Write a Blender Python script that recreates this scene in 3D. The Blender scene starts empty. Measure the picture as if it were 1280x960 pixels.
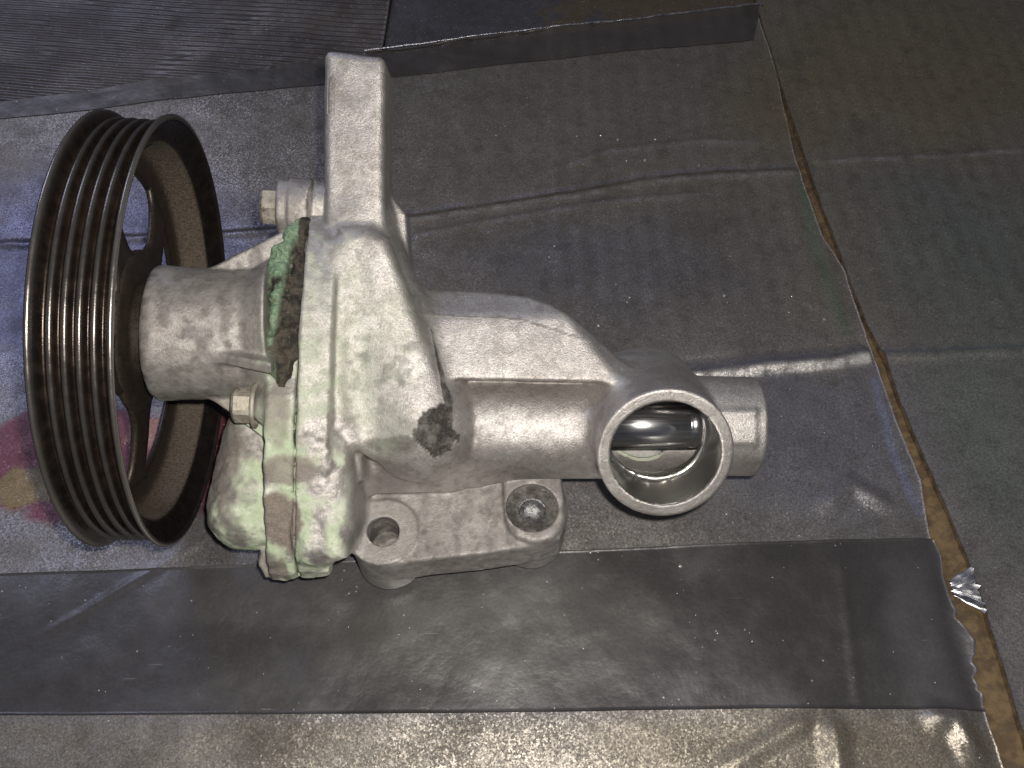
import bpy, math, random
import numpy as np
from mathutils import Vector, Matrix

# ------------------------------------------------------------------ camera, world, lamps
CM = 0.01
TH = math.radians(33.0); SN, CS = math.sin(TH), math.cos(TH)
FPX = 1072.0; D0 = 27.0; H = 4.93
sc = bpy.context.scene
def f2w(p):
    p = np.asarray(p, dtype=np.float64)
    return np.stack([p[..., 0], p[..., 1]*CS - p[..., 2]*SN, p[..., 1]*SN + p[..., 2]*CS + H], -1)
def w2f(p):
    p = np.asarray(p, dtype=np.float64); z = p[..., 2] - H
    return np.stack([p[..., 0], p[..., 1]*CS + z*SN, -p[..., 1]*SN + z*CS], -1)
cam = bpy.data.cameras.new('camera'); cam.lens = FPX/1280*36; cam.sensor_width = 36
cam.clip_start = 0.01; cam.clip_end = 50
co = bpy.data.objects.new('camera', cam); sc.collection.objects.link(co)
co.location = Vector(f2w((0, 0, D0)))*CM; co.rotation_euler = (TH, 0, 0)
cam.dof.use_dof = False
sc.camera = co
world = bpy.data.worlds.new('World'); sc.world = world; world.use_nodes = True
world.node_tree.nodes['Background'].inputs[0].default_value = (0.7, 0.75, 0.9, 1)
world.node_tree.nodes['Background'].inputs[1].default_value = 0.085
# phone flash, a centimetre or so beside the lens
fl = bpy.data.lights.new('flash', 'POINT'); fl.energy = 3.4; fl.color = (1, .94, .85); fl.shadow_soft_size = 0.0028
fo = bpy.data.objects.new('flash', fl); sc.collection.objects.link(fo); fo.location = Vector(f2w((0.8, 0.95, D0+.25)))*CM
# bluish tube light of the workshop, behind and to the left
bl = bpy.data.lights.new('workshop_light', 'AREA'); bl.energy = 9; bl.color = (.66, .71, 1); bl.shape = 'RECTANGLE'; bl.size = .75; bl.size_y = .5
bo = bpy.data.objects.new('workshop_light', bl); sc.collection.objects.link(bo); bo.location = (-1.15, 1.25, 1.55)
bo.rotation_euler = (Vector((0, 0, 0)) - bo.location).to_track_quat('-Z', 'Y').to_euler()
sc.view_settings.view_transform = 'Standard'; sc.view_settings.look = 'None'
sc.view_settings.exposure = 0; sc.view_settings.gamma = 1; sc.view_settings.use_curve_mapping = False
sc.render.engine = 'CYCLES'

# ------------------------------------------------------------------ helpers
C = sc.collection
RS = np.random.RandomState(7)
def Q(px, py, w): # point of the pump frame (x right, v up the picture plane, w towards the lens), cm
    s = (D0 - w)/FPX
    return np.array([(px-640)*s, (480-py)*s, w])
def G(px, py, z=0.0): # point of the world at height z, cm
    k = (480-py)/FPX; w = (z - H - D0*k*SN)/(CS - k*SN)
    return f2w(Q(px, py, w))
def hash3(i, j, k, seed):
    n = (i*73856093) ^ (j*19349663) ^ (k*83492791) ^ (seed*2654435761)
    n = (n ^ (n >> 13)) & 0x7fffffff
    n = (n*(n*n*15731 % 0x7fffffff + 789221) + 1376312589) & 0x7fffffff
    return n.astype(np.float64)/0x7fffffff
def vnoise(P, scale, seed=0): # smooth value noise 0..1, feature size = scale cm
    q = P/scale; f = np.floor(q).astype(np.int64); t = q - f; t = t*t*(3-2*t); r = 0
    for a in (0, 1):
        for b in (0, 1):
            for c in (0, 1):
                wgt = (t[:, 0] if a else 1-t[:, 0])*(t[:, 1] if b else 1-t[:, 1])*(t[:, 2] if c else 1-t[:, 2])
                r = r + wgt*hash3(f[:, 0]+a, f[:, 1]+b, f[:, 2]+c, seed)
    return r
def fbm(P, scale, seed=0, n=4):
    r = 0; a = .5; tot = 0
    for i in range(n):
        r = r + a*vnoise(P, scale, seed+i*17); tot += a; a *= .55; scale *= .48
    return r/tot
def sstep(x, a, b):
    t = np.clip((x-a)/(b-a), 0, 1); return t*t*(3-2*t)

def mesh_obj(name, verts_cm, faces, mat, parent=None, smooth=True, normals=None, attrs=None, label=None, cat=None, kind=None):
    me = bpy.data.meshes.new(name)
    v = np.asarray(verts_cm, dtype=np.float64)*CM
    if isinstance(faces, np.ndarray):
        n = len(faces); k = faces.shape[1]
        me.vertices.add(len(v)); me.vertices.foreach_set('co', v.ravel())
        me.loops.add(n*k); me.loops.foreach_set('vertex_index', faces.astype(np.int32).ravel())
        me.polygons.add(n); me.polygons.foreach_set('loop_start', np.arange(0, n*k, k, dtype=np.int32))
        me.update(calc_edges=True)
    else:
        me.from_pydata([tuple(p) for p in v], [], faces); me.update()
    me.validate()
    if smooth: me.polygons.foreach_set('use_smooth', np.ones(len(me.polygons), dtype=bool))
    if attrs:
        for an, arr in attrs.items():
            a = me.attributes.new(an, 'FLOAT_COLOR', 'POINT'); a.data.foreach_set('color', np.asarray(arr, dtype=np.float32).ravel())
    if normals is not None: me.normals_split_custom_set_from_vertices([tuple(n) for n in normals])
    me.materials.append(mat)
    o = bpy.data.objects.new(name, me); C.objects.link(o)
    if parent is not None: o.parent = parent
    if label: o['label'] = label
    if cat: o['category'] = cat
    if kind: o['kind'] = kind
    return o
def empty(name, label, cat, group=None):
    o = bpy.data.objects.new(name, None); C.objects.link(o); o.empty_display_size = .01
    o['label'] = label; o['category'] = cat
    if group: o['group'] = group
    return o

# ------------------------------------------------------------------ materials
class NT:
    def __init__(s, name):
        s.m = bpy.data.materials.new(name); s.m.use_nodes = True; s.t = s.m.node_tree; s.b = s.t.nodes['Principled BSDF']
        s.tc = s.t.nodes.new('ShaderNodeTexCoord')
    def n(s, typ, **kw):
        nd = s.t.nodes.new(typ)
        for k, v in kw.items(): setattr(nd, k, v)
        return nd
    def link(s, a, b): s.t.links.new(a, b)
    def put(s, val, sock):
        if isinstance(val, bpy.types.NodeSocket): s.link(val, sock)
        else: sock.default_value = val
    def noise(s, scale, detail=3, rough=.55, stretch=None, dist=0):
        nd = s.n('ShaderNodeTexNoise'); nd.inputs['Scale'].default_value = scale; nd.inputs['Detail'].default_value = detail
        nd.inputs['Roughness'].default_value = rough; nd.inputs['Distortion'].default_value = dist
        if stretch:
            mp = s.n('ShaderNodeMapping'); mp.inputs['Scale'].default_value = stretch; s.link(s.tc.outputs['Object'], mp.inputs[0]); s.link(mp.outputs[0], nd.inputs['Vector'])
        else: s.link(s.tc.outputs['Object'], nd.inputs['Vector'])
        return nd.outputs['Fac']
    def voro(s, scale, feature='F1'):
        nd = s.n('ShaderNodeTexVoronoi', feature=feature); nd.inputs['Scale'].default_value = scale
        s.link(s.tc.outputs['Object'], nd.inputs['Vector']); return nd
    def ramp(s, x, a, b, lo=0., hi=1.):
        nd = s.n('ShaderNodeMapRange', interpolation_type='SMOOTHSTEP'); s.put(x, nd.inputs[0])
        nd.inputs[1].default_value = a; nd.inputs[2].default_value = b; nd.inputs[3].default_value = lo; nd.inputs[4].default_value = hi
        return nd.outputs[0]
    def math(s, op, a, b=0., clamp=False):
        nd = s.n('ShaderNodeMath', operation=op, use_clamp=clamp); s.put(a, nd.inputs[0]); s.put(b, nd.inputs[1]); return nd.outputs[0]
    def mix(s, f, a, b, mode='MIX'):
        nd = s.n('ShaderNodeMix', data_type='RGBA', blend_type=mode); s.put(f, nd.inputs[0])
        for v, i in ((a, 6), (b, 7)):
            if isinstance(v, tuple): v = (*v[:3], 1)
            s.put(v, nd.inputs[i])
        return nd.outputs[2]
    def mixf(s, f, a, b):
        nd = s.n('ShaderNodeMix', data_type='FLOAT'); s.put(f, nd.inputs[0]); s.put(a, nd.inputs[2]); s.put(b, nd.inputs[3]); return nd.outputs[0]
    def attr(s, name):
        a = s.n('ShaderNodeAttribute', attribute_name=name); sp = s.n('ShaderNodeSeparateColor'); s.link(a.outputs['Color'], sp.inputs[0])
        return a.outputs['Color'], sp.outputs[0], sp.outputs[1], sp.outputs[2], a.outputs['Alpha']
    def bump(s, h, strength, dist, prev=None):
        b = s.n('ShaderNodeBump'); s.put(h, b.inputs['Height']); b.inputs['Strength'].default_value = strength; b.inputs['Distance'].default_value = dist
        if prev is not None: s.link(prev, b.inputs['Normal'])
        return b.outputs[0]
    def out(s, color=None, metal=None, rough=None, normal=None, **kw):
        if color is not None: s.put(color if not isinstance(color, tuple) else (*color, 1), s.b.inputs['Base Color'])
        if metal is not None: s.put(metal, s.b.inputs['Metallic'])
        if rough is not None: s.put(rough, s.b.inputs['Roughness'])
        if normal is not None: s.link(normal, s.b.inputs['Normal'])
        for k, v in kw.items(): s.put(v, s.b.inputs[k])
        return s.m

def mat_cast():
    t = NT('cast_aluminium')
    col, g, dk, gr, pol = t.attr('stain')
    big = t.noise(70, 4, .6); mid = t.noise(330, 5, .65); fine = t.noise(1700, 4, .75); grain = t.noise(4200, 2, .6)
    base = t.mix(t.ramp(big, .35, .65), (.47, .44, .43), (.60, .575, .56))
    blot = t.ramp(mid, .46, .64)
    base = t.mix(t.math('MULTIPLY', blot, .42), base, (.25, .225, .20))
    base = t.mix(t.math('MULTIPLY', t.ramp(t.noise(620, 5, .75), .54, .70), .6), base, (.80, .76, .72))
    base = t.mix(t.math('MULTIPLY', t.ramp(t.noise(110, 5, .7), .52, .70), .32), base, (.26, .235, .195))
    sp = t.ramp(fine, .52, .62)
    base = t.mix(t.math('MULTIPLY', sp, .32), base, (.17, .15, .135))
    # grime
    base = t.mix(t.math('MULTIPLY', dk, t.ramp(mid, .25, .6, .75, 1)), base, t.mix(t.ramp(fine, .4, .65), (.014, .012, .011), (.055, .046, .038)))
    # green dried coolant: powdery, with pale and bare spots
    gm = t.math('MULTIPLY', g, t.ramp(t.noise(520, 5, .7), .28, .50, .55, 1), clamp=True)
    gcol = t.mix(t.ramp(t.noise(160, 4, .65), .42, .66), (.50, .60, .42), (.74, .77, .66))
    gcol = t.mix(t.ramp(fine, .45, .7, 0, .45), gcol, (.36, .38, .27))
    base = t.mix(gm, base, gcol)
    gcl = t.mix(t.ramp(fine, .35, .7), (.20, .17, .145), (.31, .27, .235))
    base = t.mix(gr, base, gcl)
    base = t.mix(pol, base, (.60, .59, .57))
    dull = t.math('MAXIMUM', t.math('MAXIMUM', gm, dk), gr)
    metal = t.math('MULTIPLY', t.math('SUBTRACT', 1, dull), t.mixf(pol, t.mixf(sp, .80, .5), 1.))
    r = t.math('ADD', t.ramp(mid, .3, .7, .37, .47), t.math('MULTIPLY', sp, .10))
    r = t.mixf(dull, r, .82); r = t.mixf(pol, r, .26)
    notp = t.math('SUBTRACT', 1, pol)
    h = t.math('MULTIPLY', t.math('ADD', t.math('MULTIPLY', fine, 1.), t.math('MULTIPLY', grain, .5)), notp)
    nb = t.bump(h, .9, .00020)
    nb = t.bump(t.math('MULTIPLY', t.math('MULTIPLY', mid, notp), t.mixf(dull, .22, 1.5)), .6, .0004, nb)
    return t.out(base, metal, r, nb)
def mat_simple(name, c0, c1, metal, r0, r1, sc1=300, bumpd=.0001, stretch=None, c2=None, sc2=80, st=.5):
    t = NT(name); a = t.noise(sc1, 5, .65, stretch); f = t.noise(2800, 3, .7)
    c = t.mix(t.ramp(a, .35, .65), c0, c1)
    if c2: c = t.mix(t.ramp(t.noise(sc2, 4, .65), .52, .68), c, c2)
    return t.out(c, metal, t.ramp(a, .3, .7, r0, r1), t.bump(t.math('ADD', f, a), st, bumpd))
M_cast = mat_cast()

def mat_card(name, spark=1., rough=.43):
    t = NT(name); col, r_, g_, b_, al = t.attr('tint')
    fine = t.noise(1500, 4, .75); mid = t.noise(170, 5, .65); big = t.noise(28, 4, .6)
    c = t.mix(t.ramp(fine, .34, .66), t.mix(1., col, (.72, .70, .69), 'MULTIPLY'), t.mix(1., col, (1.3, 1.3, 1.31), 'MULTIPLY'))
    c = t.mix(t.math('MULTIPLY', t.ramp(mid, .45, .7), .45), c, t.mix(1., c, (.60, .57, .52), 'MULTIPLY'))
    v = t.voro(900); wn = v.outputs['Color']
    sepc = t.n('ShaderNodeSeparateColor'); t.link(wn, sepc.inputs[0])
    sm = t.math('MULTIPLY', t.ramp(sepc.outputs[0], .93, .96), t.ramp(v.outputs['Distance'], .38, .22))
    c = t.mix(t.math('MULTIPLY', sm, .6), c, (.42, .41, .40))
    # flakes of paint: tiny facets of their own slope glint in the flash
    flk = t.voro(1900)
    nmix = t.n('ShaderNodeVectorMath', operation='SUBTRACT'); t.link(flk.outputs['Color'], nmix.inputs[0]); nmix.inputs[1].default_value = (.5, .5, .5)
    nsc = t.n('ShaderNodeVectorMath', operation='SCALE'); t.link(nmix.outputs[0], nsc.inputs[0]); t.put(t.math('MULTIPLY', al, .26*spark), nsc.inputs['Scale'])
    nb = t.bump(t.math('ADD', fine, t.math('MULTIPLY', mid, .6)), .5, .00012)
    nad = t.n('ShaderNodeVectorMath', operation='ADD'); t.link(nb, nad.inputs[0]); t.link(nsc.outputs[0], nad.inputs[1])
    nn = t.n('ShaderNodeVectorMath', operation='NORMALIZE'); t.link(nad.outputs[0], nn.inputs[0])
    rr = t.ramp(big, .35, .65, rough-.06, rough+.08)
    return t.out(c, t.math('MULTIPLY', al, .65), rr, nn.outputs[0])
M_card = mat_card('painted_cardboard', 1., .40)
M_kraft = mat_simple('bare_kraft', (.075, .048, .022), (.17, .115, .055), 0, .6, .85, 250, .0003, c2=(.10, .06, .03), sc2=120)
M_floor = mat_simple('workshop_floor', (.05, .048, .045), (.08, .076, .07), 0, .5, .8, 60, .0005)

def mat_tape():
    t = NT('packing_tape'); col, r_, g_, b_, al = t.attr('tint')
    fine = t.noise(900, 4, .7); mid = t.noise(90, 4, .6); str_ = t.noise(60, 4, .6, (1, 9, 1))
    c = t.mix(t.ramp(fine, .3, .7, 0, .6), col, t.mix(1., col, (1.35, 1.35, 1.35), 'MULTIPLY'))
    v = t.voro(420); sepc = t.n('ShaderNodeSeparateColor'); t.link(v.outputs['Color'], sepc.inputs[0])
    sm = t.math('MULTIPLY', t.ramp(sepc.outputs[0], .955, .965), t.ramp(v.outputs['Distance'], .16, .10))
    c = t.mix(t.math('MULTIPLY', sm, .8), c, (.5, .5, .5))
    # scratches
    sc_ = t.noise(100, 2, .5, (1.2, 14, 1)); 
    mp = t.n('ShaderNodeMapping'); mp.inputs['Rotation'].default_value = (0, 0, math.radians(-28)); mp.inputs['Scale'].default_value = (14, 320, 1)
    t.link(t.tc.outputs['Object'], mp.inputs[0]); nz = t.n('ShaderNodeTexNoise'); nz.inputs['Scale'].default_value = 5; nz.inputs['Detail'].default_value = 2; t.link(mp.outputs[0], nz.inputs[0])
    sm2 = t.math('MULTIPLY', t.ramp(nz.outputs['Fac'], .70, .76), t.ramp(t.noise(35, 2), .48, .62))
    c = t.mix(t.math('MULTIPLY', sm2, .5), c, (.30, .29, .28))
    r = t.math('ADD', t.ramp(mid, .35, .7, .33, .47), t.math('MULTIPLY', sm2, .2))
    nb = t.bump(mid, .35, .0012); nb = t.bump(fine, .3, .00006, nb)
    return t.out(c, .5, r, nb)
M_tape = mat_tape()

def mat_pulley():
    t = NT('worn_pulley_steel'); a = t.noise(60, 4, .6); f = t.noise(1500, 4, .7); m = t.noise(260, 4, .65)
    col, rust, dust, _b, bare = t.attr('wear')
    c = t.mix(t.ramp(m, .35, .7), (.022, .018, .017), (.042, .033, .029))
    c = t.mix(t.math('MULTIPLY', rust, t.ramp(a, .3, .65, .1, .45)), c, t.mix(t.ramp(m, .35, .65), (.030, .016, .010), (.066, .036, .020)))
    dm = t.math('MULTIPLY', dust, t.ramp(f, .3, .6, .6, 1))
    c = t.mix(dm, c, t.mix(t.ramp(f, .35, .7), (.082, .062, .046), (.125, .10, .078)))
    c = t.mix(bare, c, (.52, .49, .47))
    r = t.mixf(dm, t.ramp(m, .3, .7, .20, .33), .85)
    return t.out(c, t.mixf(dm, t.mixf(bare, .7, .97), 0.), r, t.bump(t.math('ADD', f, m), .45, .00008))
M_pulley = mat_pulley()
M_bolt = mat_simple('dirty_zinc_bolt', (.36, .33, .27), (.52, .49, .43), .5, .45, .65, 260, .00025, c2=(.16, .14, .11), sc2=300)
M_chrome = mat_simple('polished_steel', (.52, .52, .53), (.62, .62, .63), 1., .17, .26, 70, .00001, (1, 30, 30), st=.2)
def mat_crust():
    t = NT('corrosion_crust'); a = t.noise(240, 5, .7); f = t.noise(1300, 4, .75); col, g, dk, w_, al = t.attr('stain')
    c = t.mix(t.ramp(a, .38, .62), (.016, .015, .013), (.085, .070, .052))
    c = t.mix(t.math('MULTIPLY', g, t.ramp(a, .2, .5, .75, 1)), c, t.mix(t.ramp(f, .35, .65), (.13, .26, .15), (.33, .45, .31)))
    c = t.mix(t.ramp(f, .60, .72, 0, .55), c, (.42, .40, .34))
    return t.out(c, 0., .7, t.bump(t.math('ADD', f, a), .9, .0007))
M_crust = mat_crust()

# ------------------------------------------------------------------ signed distance modelling (pump frame, cm)
def smin(a, b, k):
    h = np.clip(.5+.5*(b-a)/k, 0, 1); return b*(1-h)+a*h-k*h*(1-h)
def sd_cap(a, b, ra, rb=None):
    a = np.array(a, float); b = np.array(b, float); rb = ra if rb is None else rb; ab = b-a; L = ab@ab
    def f(P):
        t = np.clip(((P-a)@ab)/L, 0, 1); return np.linalg.norm(P-a-t[:, None]*ab, axis=1) - (ra+(rb-ra)*t)
    return f
def sd_cyl(a, b, r, rd=.05, r2=None):
    a = np.array(a, float); b = np.array(b, float); ax = b-a; L = np.linalg.norm(ax); ax = ax/L; r2 = r if r2 is None else r2
    def f(P):
        q = P-a; s = q@ax; rad = np.linalg.norm(q-s[:, None]*ax, axis=1)
        rr = r + (r2-r)*np.clip(s/L, 0, 1)
        d1 = rad-rr+rd; d2 = np.abs(s-L/2)-L/2+rd
        return np.minimum(np.maximum(d1, d2), 0)+np.hypot(np.maximum(d1, 0), np.maximum(d2, 0))-rd
    return f
def sd_ell(c, e, r): # ellipsoid, e = 3 axes rows, r = radii
    c = np.array(c, float); e = np.array(e, float); r = np.array(r, float)
    def f(P):
        q = (P-c)@e.T; k0 = np.linalg.norm(q/r, axis=1); k1 = np.linalg.norm(q/(r*r), axis=1)+1e-6
        return k0*(k0-1)/k1
    return f
def poly_sd(X, Y, poly):
    n = len(poly); d = np.full(X.shape, 1e9); inside = np.zeros(X.shape, bool)
    for i in range(n):
        x0, y0 = poly[i]; x1, y1 = poly[(i+1) % n]; ex, ey = x1-x0, y1-y0
        wx, wy = X-x0, Y-y0; t = np.clip((wx*ex+wy*ey)/(ex*ex+ey*ey), 0, 1)
        d = np.minimum(d, (wx-ex*t)**2+(wy-ey*t)**2)
        c = ((y0 > Y) != (y1 > Y)); xi = (x1-x0)*(Y-y0)/((y1-y0) if y1 != y0 else 1e-9)+x0
        inside ^= c & (X < xi)
    d = np.sqrt(d); return np.where(inside, -d, d)
def round_poly(poly, n=2):
    for _ in range(n): # corner cutting
        q = []
        for i in range(len(poly)):
            a = np.array(poly[i]); b = np.array(poly[(i+1) % len(poly)]); q += [tuple(a*.75+b*.25), tuple(a*.25+b*.75)]
        poly = q
    return poly
def sd_prism(poly, o, e1, e2, e3, h0, h1, rd):
    o = np.array(o, float); e1, e2, e3 = [np.array(e, float) for e in (e1, e2, e3)]
    def f(P):
        q = P-o; d1 = poly_sd(q@e1, q@e2, poly)+rd; d2 = np.abs(q@e3-(h0+h1)/2)-(h1-h0)/2+rd
        return np.minimum(np.maximum(d1, d2), 0)+np.hypot(np.maximum(d1, 0), np.maximum(d2, 0))-rd
    return f
EX, EV, EW = np.eye(3)
def prismW(pts, wp, w0, w1, rd, cut=0): # outline read at depth wp, extruded along w
    poly = [tuple(Q(x, y, wp)[:2]) for x, y in pts]
    if cut: poly = round_poly(poly, cut)
    return sd_prism(poly, (0, 0, 0), EX, EV, EW, w0, w1, rd)
NZ = np.array([0, SN, CS]); NY = np.array([0, CS, -SN]); ORG = w2f(np.zeros(3))
def prismN(pts, zp, z0, z1, rd, cut=0): # outline read at height zp, extruded vertically
    poly = [tuple(G(x, y, zp)[:2]) for x, y in pts]
    if cut: poly = round_poly(poly, cut)
    return sd_prism(poly, ORG, EX, NY, NZ, z0, z1, rd)
def cylN(xy, z0, z1, r, rd=.06, r2=None):
    return sd_cyl(w2f(np.array([xy[0], xy[1], z0])), w2f(np.array([xy[0], xy[1], z1])), r, rd, r2)

# pump axis frame
A0 = Q(236, 417, .85)
AX = np.array([.9920, -.030, -.122]); AX /= np.linalg.norm(AX)
AV = EV - (EV@AX)*AX; AV /= np.linalg.norm(AV); AW = np.cross(AX, AV)
def A(s, v, w): return A0 + s*AX + v*AV + w*AW   # along the shaft, up, towards the lens

SM = 3.52   # the joint between cover and housing, along the shaft
HOUSING = []   # (part name, sdf, blend radius)
def add(name, f, k=.2): HOUSING.append((name, f, k))
# --- volute flange of the housing
fl_poly = round_poly([(4.1, -1.2), (3.9, .3), (2.9, 1.3), (1.2, 2.0), (-1.0, 2.3), (-3.2, 2.25), (-5.2, 1.7), (-7.0, .9), (-7.5, -.2), (-6.6, -1.2), (-3, -3), (1, -3.4), (3.5, -3)], 1)
add('volute_flange', sd_prism(fl_poly, A0, AV, AW, AX, SM, SM+.98, .14), .1)
# --- mounting arm
add('mounting_arm', prismW([(405, 70), (409, 64), (415, 63), (475, 70), (480, 73), (482, 82), (480, 240), (486, 330), (404, 330)], 1.15, -.85, 1.25, .26), .1)
add('mounting_arm', sd_cap(Q(413, 98, 1.28), Q(412, 140, 1.28), .01), .05)
# --- buttress below the arm
add('buttress', sd_cap(Q(448, 285, .2), Q(528, 533, .50), 1.05, 1.72), .35)
add('buttress', prismW([(406, 284), (480, 284), (498, 330), (520, 395), (548, 470), (567, 530), (538, 574), (440, 575), (424, 500)], 1.6, -1.5, 1.85, .4, 1), .3)
add('buttress', prismW([(440, 235), (487, 243), (509, 270), (517, 390), (560, 480), (440, 480)], -.6, -1.5, -.25, .12), .25)
# --- duct
duct_upper = prismW([(480, 356), (648, 364), (702, 386), (775, 448), (790, 478), (700, 477), (480, 473)], .6, -2.3, 1.5, .14, 1)
def chamfer(f, planes, k=.12):
    def g(P):
        d = f(P)
        for p, n in planes:
            n = np.array(n, float)/np.linalg.norm(n); q = (P-p)@n; d = -smin(-d, -q, k)
        return d
    return g
add('duct', chamfer(duct_upper, [(Q(600, 470, 1.42), (0, .24, 1)), (Q(600, 397, 1.05), (0, .62, .60)), (Q(738, 430, 1.15), (.45, .50, .62))]), .3)
add('duct', prismW([(480, 440), (790, 450), (790, 560), (480, 560)], .2, -2.3, -.25, .3), .1)
add('duct', sd_cyl(Q(520, 533, -.36), Q(800, 537, -.36), 1.52, .1), .16)
add('duct', prismW([(440, 470), (610, 470), (640, 520), (762, 520), (758, 593), (650, 596), (600, 608), (440, 616)], -.8, -3.0, -.35, .3), .4)
# --- outlet collar
CN = np.array([.0, -.30, .954]); CN /= np.linalg.norm(CN); CC = Q(832, 568, 2.55)
add('outlet_collar', sd_cyl(CC-CN*4.6, CC, 1.955, .07), .55)
# --- inlet stub to the right
SA, SB = Q(800, 530, -.6), Q(941, 533, -.75)
add('inlet_stub', sd_cyl(SA, SB, 1.60, .12), .12)
add('inlet_stub', prismW([(870, 514), (946, 514), (946, 555), (870, 555)], .9, -1, .86, .1), .2)
# --- mounting foot (level with the board)
B1 = G(487, 736, 0)[:2] + np.array([0, 1.06]); B2 = G(664, 710, 0)[:2] + np.array([0, 1.08])
def top_height(xy, py): # height at which a vertical through xy crosses picture row py
    lo, hi = 0., 6.
    for _ in range(40):
        m = (lo+hi)/2
        f = w2f(np.array([xy[0], xy[1], m])); y = 480-FPX*f[1]/(D0-f[2])
        if y > py: lo = m
        else: hi = m
    return lo
Z1 = top_height(B1, 664); Z2 = top_height(B2, 634)
print('foot', B1, Z1, B2, Z2)
ZP = Z1-.06
add('mounting_foot', prismN([(445, 613), (545, 610), (590, 596), (625, 586), (700, 586), (709, 640), (700, 672), (660, 684), (600, 693), (540, 699), (490, 706), (455, 700), (445, 680)], ZP, ZP-1.45, ZP, .13), .12)
add('mounting_foot', cylN(B1, .0, Z1, 1.10, .05), .1)
add('mounting_foot', cylN(B2, .0, Z2-.25, 1.12, .08), .1)
add('mounting_foot', prismN([(629, 582), (701, 580), (708, 640), (700, 668), (670, 680), (640, 668), (629, 640)], Z2, Z2-1.2, Z2, .16, 1), .12)
# --- green stained right lump of the volute
add('volute_lump', prismW([(372, 548), (428, 532), (445, 560), (447, 690), (405, 706), (366, 700)], 1.3, -1.9, 2.25, .7, 1), .35)
add('volute_lump', prismW([(360, 640), (440, 660), (428, 694), (405, 703), (398, 717), (366, 718)], -.2, -1.6, .5, .15), .15)

COVER = []
def addc(name, f, k=.2): COVER.append((name, f, k))
addc('bearing_nose', sd_cyl(A(-.9, 0, 0), A(1.7, 0, 0), 2.05, .16, 1.95), .1)
addc('bearing_nose', sd_cyl(A(1.2, 0, 0), A(2.6, .1, 0), 1.55, .1, 2.3), .35)
# webs of the nose
def fin(ang, r0, r1, s0, s1, th=.13):
    rd = math.cos(ang)*AV + math.sin(ang)*AW; td = np.cross(AX, rd)
    return sd_prism([(s0, 1.2), (s0, r0), (s1, r1), (s1, 1.2)], A0, AX, rd, td, -th, th, .06)
addc('bearing_nose', fin(math.radians(8), 1.95, 3.3, .5, 2.95), .12)
addc('bearing_nose', fin(math.radians(112), 1.75, 2.75, .7, 2.85, .16), .16)
addc('bearing_nose', fin(math.radians(168), 1.95, 3.5, .7, 2.95), .12)
# cover plate (pointing up it is corroded away, so lower there)
cv_poly = round_poly([(3.9, -1.1), (3.5, -.2), (2.4, .7), (.9, 1.3), (-1.0, 1.6), (-2.0, 2.1), (-4.0, 2.05), (-5.6, 1.45), (-7.1, .8), (-7.6, -.2), (-6.4, -1.2), (-3, -3), (1, -3.4), (4, -3)], 1)
addc('cover_plate', sd_prism(cv_poly, A0, AV, AW, AX, SM-.88, SM-.03, .12), .12)
addc('cover_plate', sd_cyl(A(2.5, 4.05, -.35), A(4.2, 4.05, -.35), .88, .12), .15)
addc('cover_plate', sd_cyl(A(2.85, 4.05, -.35), A(3.6, 4.05, -.35), .95, .08), .05)
addc('cover_plate', sd_cap(A(2.75, -2.1, 1.25), A(3.1, -2.1, 1.3), .62), .25)
addc('cover_plate', sd_cap(Q(318, 545, -.1), Q(312, 634, .2), .95, 1.27), .3)
addc('cover_plate', sd_cap(Q(313, 636, .1), Q(350, 640, .1), 1.2, 1.1), .25)
addc('cover_plate', prismW([(340, 650), (366, 650), (366, 717), (340, 716), (332, 700)], -.2, -1.4, .6, .1), .12)

add('buttress', prismW([(398, 310), (450, 310), (455, 600), (398, 600)], 1., -2.0, 1.35, .2), .15)
add('buttress', prismW([(402, 300), (446, 300), (452, 545), (402, 545)], 1.7, -1.0, 1.80, .2), .25)
add('buttress', sd_cap(Q(468, 572, -.75), Q(556, 572, -.75), 1.0), .4)
BORE = [sd_cyl(CC-CN*1.75, CC+CN*.5, 1.585, .03), sd_cyl(CC-CN*3.7, CC-CN*1.2, 1.46, .1),
        sd_cyl(Q(700, 545, -.6), Q(893, 548, -.6), 1.15, .1),
        cylN(B1, Z1-1.2, 9, .50, .02), cylN(B2, Z2-.22, Z2+.12, .83, .06), cylN(B2, Z2-1.0, Z2, .44, .02)]
def seam_groove(P):
    q = P-A0; s = q@AX; 
    return s - SM
def field(P):
    d = None
    for n, f, k in HOUSING: x = f(P); d = x if d is None else smin(d, x, k)
    e = None
    for n, f, k in COVER: x = f(P); e = x if e is None else smin(e, x, k)
    d = np.minimum(d, e)
    # gentle unevenness of the sand casting and of the dried deposit
    q = P-A0; v = q@AV; s = q@AX
    lump = sstep(-v, .5, 3.)*sstep(5.1-s, 0, .8)
    near = np.abs(d) < .5
    nz = np.zeros(len(P)); nz[near] = (vnoise(P[near], .55, 3)-.5)*.05 + (vnoise(P[near], .22, 5)-.5)*.02
    nz2 = np.zeros(len(P)); nz2[near] = (vnoise(P[near], .33, 8)-.5)*.07 + (vnoise(P[near], .15, 9)-.5)*.035
    mach = sstep(P[:, 0], 2., 3.2)*.75
    d = d + .55*nz*(1-mach) + nz2*lump
    # gasket line and scribed parting line
    wob = np.zeros(len(P)); wob[near] = (vnoise(P[near], .7, 13)-.5)*.16
    g = np.hypot(np.maximum(np.abs(s-SM-wob)-.004, 0), np.maximum(np.abs(d)-.03, 0))-.028
    d = np.maximum(d, -g)
    for b in BORE: d = np.maximum(d, -b(P))
    return d

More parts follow.
